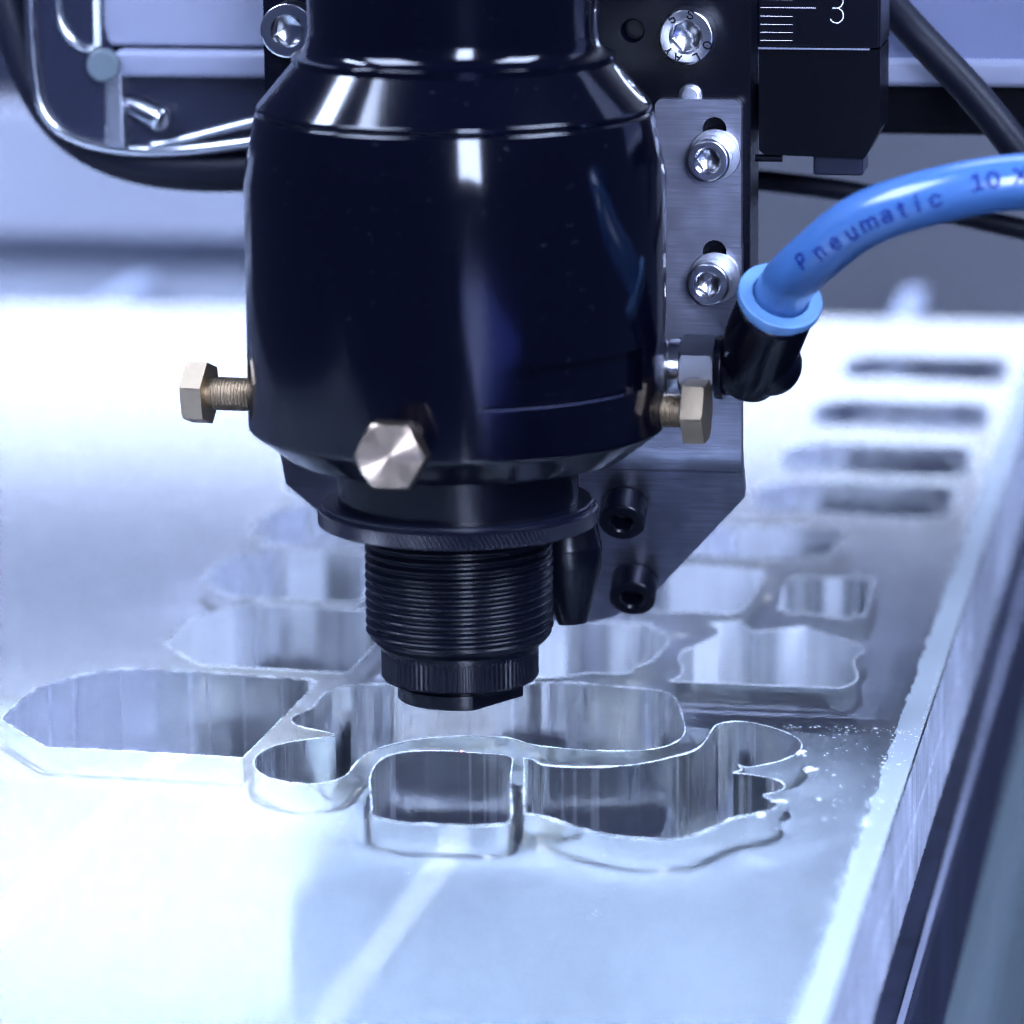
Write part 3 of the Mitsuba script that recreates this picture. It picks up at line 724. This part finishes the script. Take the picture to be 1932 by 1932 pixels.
# ---------------------------------------------------------------- scale block on the right of the plate
SC = 'scale_block'
tag(SC, 'black slide block with white scale lines and the figure 3, right of the plate', 'scale block')
put(SC + '__scale_plate', rbox(39.0, 56.9, 31.6, 46, 98.6, 160, .4), 'm_black_satin', smooth=30)
lower = m3.Manifold.hull_points(np.array([[x, y, z] for y in (32.2, 46) for x, z in ((39.2, 98.4), (39.2, 83.6), (40, 82.9), (54.6, 82.5), (56.8, 86.6), (56.8, 98.4))], float))
put(SC + '__slide', tm(lower), 'm_black_matt')
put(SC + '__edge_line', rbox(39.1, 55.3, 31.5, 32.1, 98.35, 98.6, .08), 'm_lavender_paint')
put(SC + '__plug', rbox(47, 54.3, 33.5, 42, 79.8, 83, .4), 'm_navy_plate', smooth=30)
put(SC + '__pin', place(lathe(bevel([(0, 0), (.55, 0), (.55, 4), (0, 4)], .1), 24), (38.6, 33, 82.3), (1, 0, 0)), 'm_black_satin', smooth=30)
for i, (z, x1) in enumerate(((105.55, 44.2), (104.4, 47.5), (103.15, 44.15), (101.97, 44.15), (100.82, 44.15), (99.65, 44.15), (106.7, 44.15))):
    put(SC + '__scale_line', rbox(39.45, x1, 31.55, 31.63, z - .06, z + .06, .03, 1), 'm_white_print')
three = LineString([(49.2, 106.1), (49.9, 106.45), (50.8, 106.3), (51.3, 105.6), (51.1, 104.9), (50.3, 104.45), (49.75, 104.4)]).buffer(.07)
a3 = np.radians(np.linspace(95, -150, 26))
three = LineString([(49.7, 104.42), (50.3, 104.42)] + [(50.25 + 1.0 * math.cos(t), 103.35 + 1.07 * math.sin(t)) for t in a3]).buffer(.085)
a4 = np.radians(np.linspace(-90, 130, 22))
three = three.union(LineString([(50.25 + .95 * math.cos(t), 105.45 + 1.02 * math.sin(t)) for t in a4]).buffer(.085))
t3 = upright(trimesh.creation.extrude_polygon(three, .06, engine='earcut')); t3.apply_translation([.25, 31.58, 0])
put(SC + '__figure', t3, 'm_white_print')

# ---------------------------------------------------------------- gantry beam and what hangs on it
GB = 'gantry_beam'
tag(GB, 'pale lavender metal gantry beam crossing out of focus behind the laser head', 'beam')
put(GB + '__front', rbox(-68.5, 20, 70, 110, 93.2, 190, .8), 'm_lavender_paint', smooth=30)
put(GB + '__right_part', rbox(20.3, 150, 69.5, 110, 91.5, 190, .6), 'm_slate_paint', smooth=30)  # right part of the beam, set darker than the left
labels[GB + '__right_part'] = {'label': 'darker right part of the beam'}
put(GB + '__lip', rbox(-66, 150, 67.5, 108, 88.6, 92.8, 1.0), 'm_lavender_paint', smooth=30)
k = put('gantry_rail', rbox(-60, 150, 80, 120, 79.5, 88.0, 1.5), 'm_black_matt', smooth=30)
tag(k, 'black rail under the pale gantry beam', 'rail')

EC = 'end_cover'
tag(EC, 'dark curved end cover with polished rim at the left end of the beam', 'cover')
def curve(pts, n=60):
    p = np.array(pts, float); s = np.r_[0, np.cumsum(np.linalg.norm(np.diff(p, axis=0), axis=1))]
    return CubicSpline(s, p)(np.linspace(0, s[-1], n))
oc = curve([(-79.6, 130), (-79.7, 100.5), (-79.2, 88.0), (-77.2, 81.4), (-72.3, 78.4), (-64.5, 76.9), (-56, 77.0), (-44, 78.5), (-20, 80)])
poly = Polygon(list(map(tuple, oc)) + [(-20, 91), (-66, 91), (-68, 96), (-68.8, 130)])
cv = upright(trimesh.creation.extrude_polygon(poly, 8, engine='earcut')); cv.apply_translation([0, 78, 0])
put(EC + '__cover', cv, 'm_navy_plate', smooth=30)
put(EC + '__rim', tube([(x, 69.8, z) for x, z in oc], 1.0, n=16), 'm_steel', smooth=True)
put(EC + '__inner_rim', tube([(x, 69.7, z) for x, z in curve([(-75.2, 130), (-75.3, 101), (-74.6, 96.2), (-72.6, 93.6), (-69.5, 92.8)])], .75, n=16), 'm_steel', smooth=True)
put(EC + '__post', rbox(-67.9, -64.6, 67.8, 70, 77.6, 92.4, .6), 'm_steel_dull', smooth=True)
put(EC + '__edge_strip', rbox(-69.4, -68.5, 68.6, 71, 93, 130, .4), 'm_frosted_edge', smooth=True)
put(EC + '__pad', place(lathe(bevel([(0, 0), (2.6, 0), (2.6, 1.6), (0, 1.6)], .5), 40), (-67.4, 67.6, 90.6), Y), 'm_rail_green', smooth=30)
put(EC + '__bolt', place(lathe(bevel([(0, -3), (2.0, -3), (2.0, 6.5), (1.5, 7.2), (0, 7.2)], .5), 40), (-63.8, 70.5, 84.0), (.82, -.5, -.28)), 'm_steel', smooth=30)
put(EC + '__lower_rim', tube(curve(np.array([(-61, 69.4, 77.6), (-53, 69, 79.4), (-47, 69, 81.0), (-38, 69, 82.9)]), 30), .7, n=14), 'm_steel_dull', smooth=True)

k = put('black_hose', tube([(-94, 84, 130), (-90.5, 84, 110), (-86.5, 82, 97), (-81.5, 79, 86), (-75.5, 76, 79.3), (-67, 74, 75.2), (-57, 73, 73.6), (-44, 73, 73.7), (-25, 73, 75.5), (0, 74, 78)], 3.4, n=28, samples=120), 'm_black_rubber', smooth=True)
tag(k, 'thick black hose sagging below the left end of the beam', 'hose')
k = put('black_cable', tube([(46, 66, 116), (55.0, 62, 102.4), (60.0, 60, 97.2), (66.2, 59, 91.0), (72.5, 58, 84), (77.5, 58, 77.5), (83, 58, 70)], 2.55, n=28, samples=90), 'm_black_rubber', smooth=True)
tag(k, 'straight black cable slanting down to the right past the scale block', 'cable')
k = put('black_tube', tube([(0, 96, 74), (32, 95, 70.0), (47, 95, 68.3), (60, 95, 65.8), (75, 95, 62.6), (95, 96, 58)], 1.7, n=24, samples=80), 'm_black_rubber', smooth=True)
tag(k, 'thin black tube crossing behind the blue hose', 'tube')
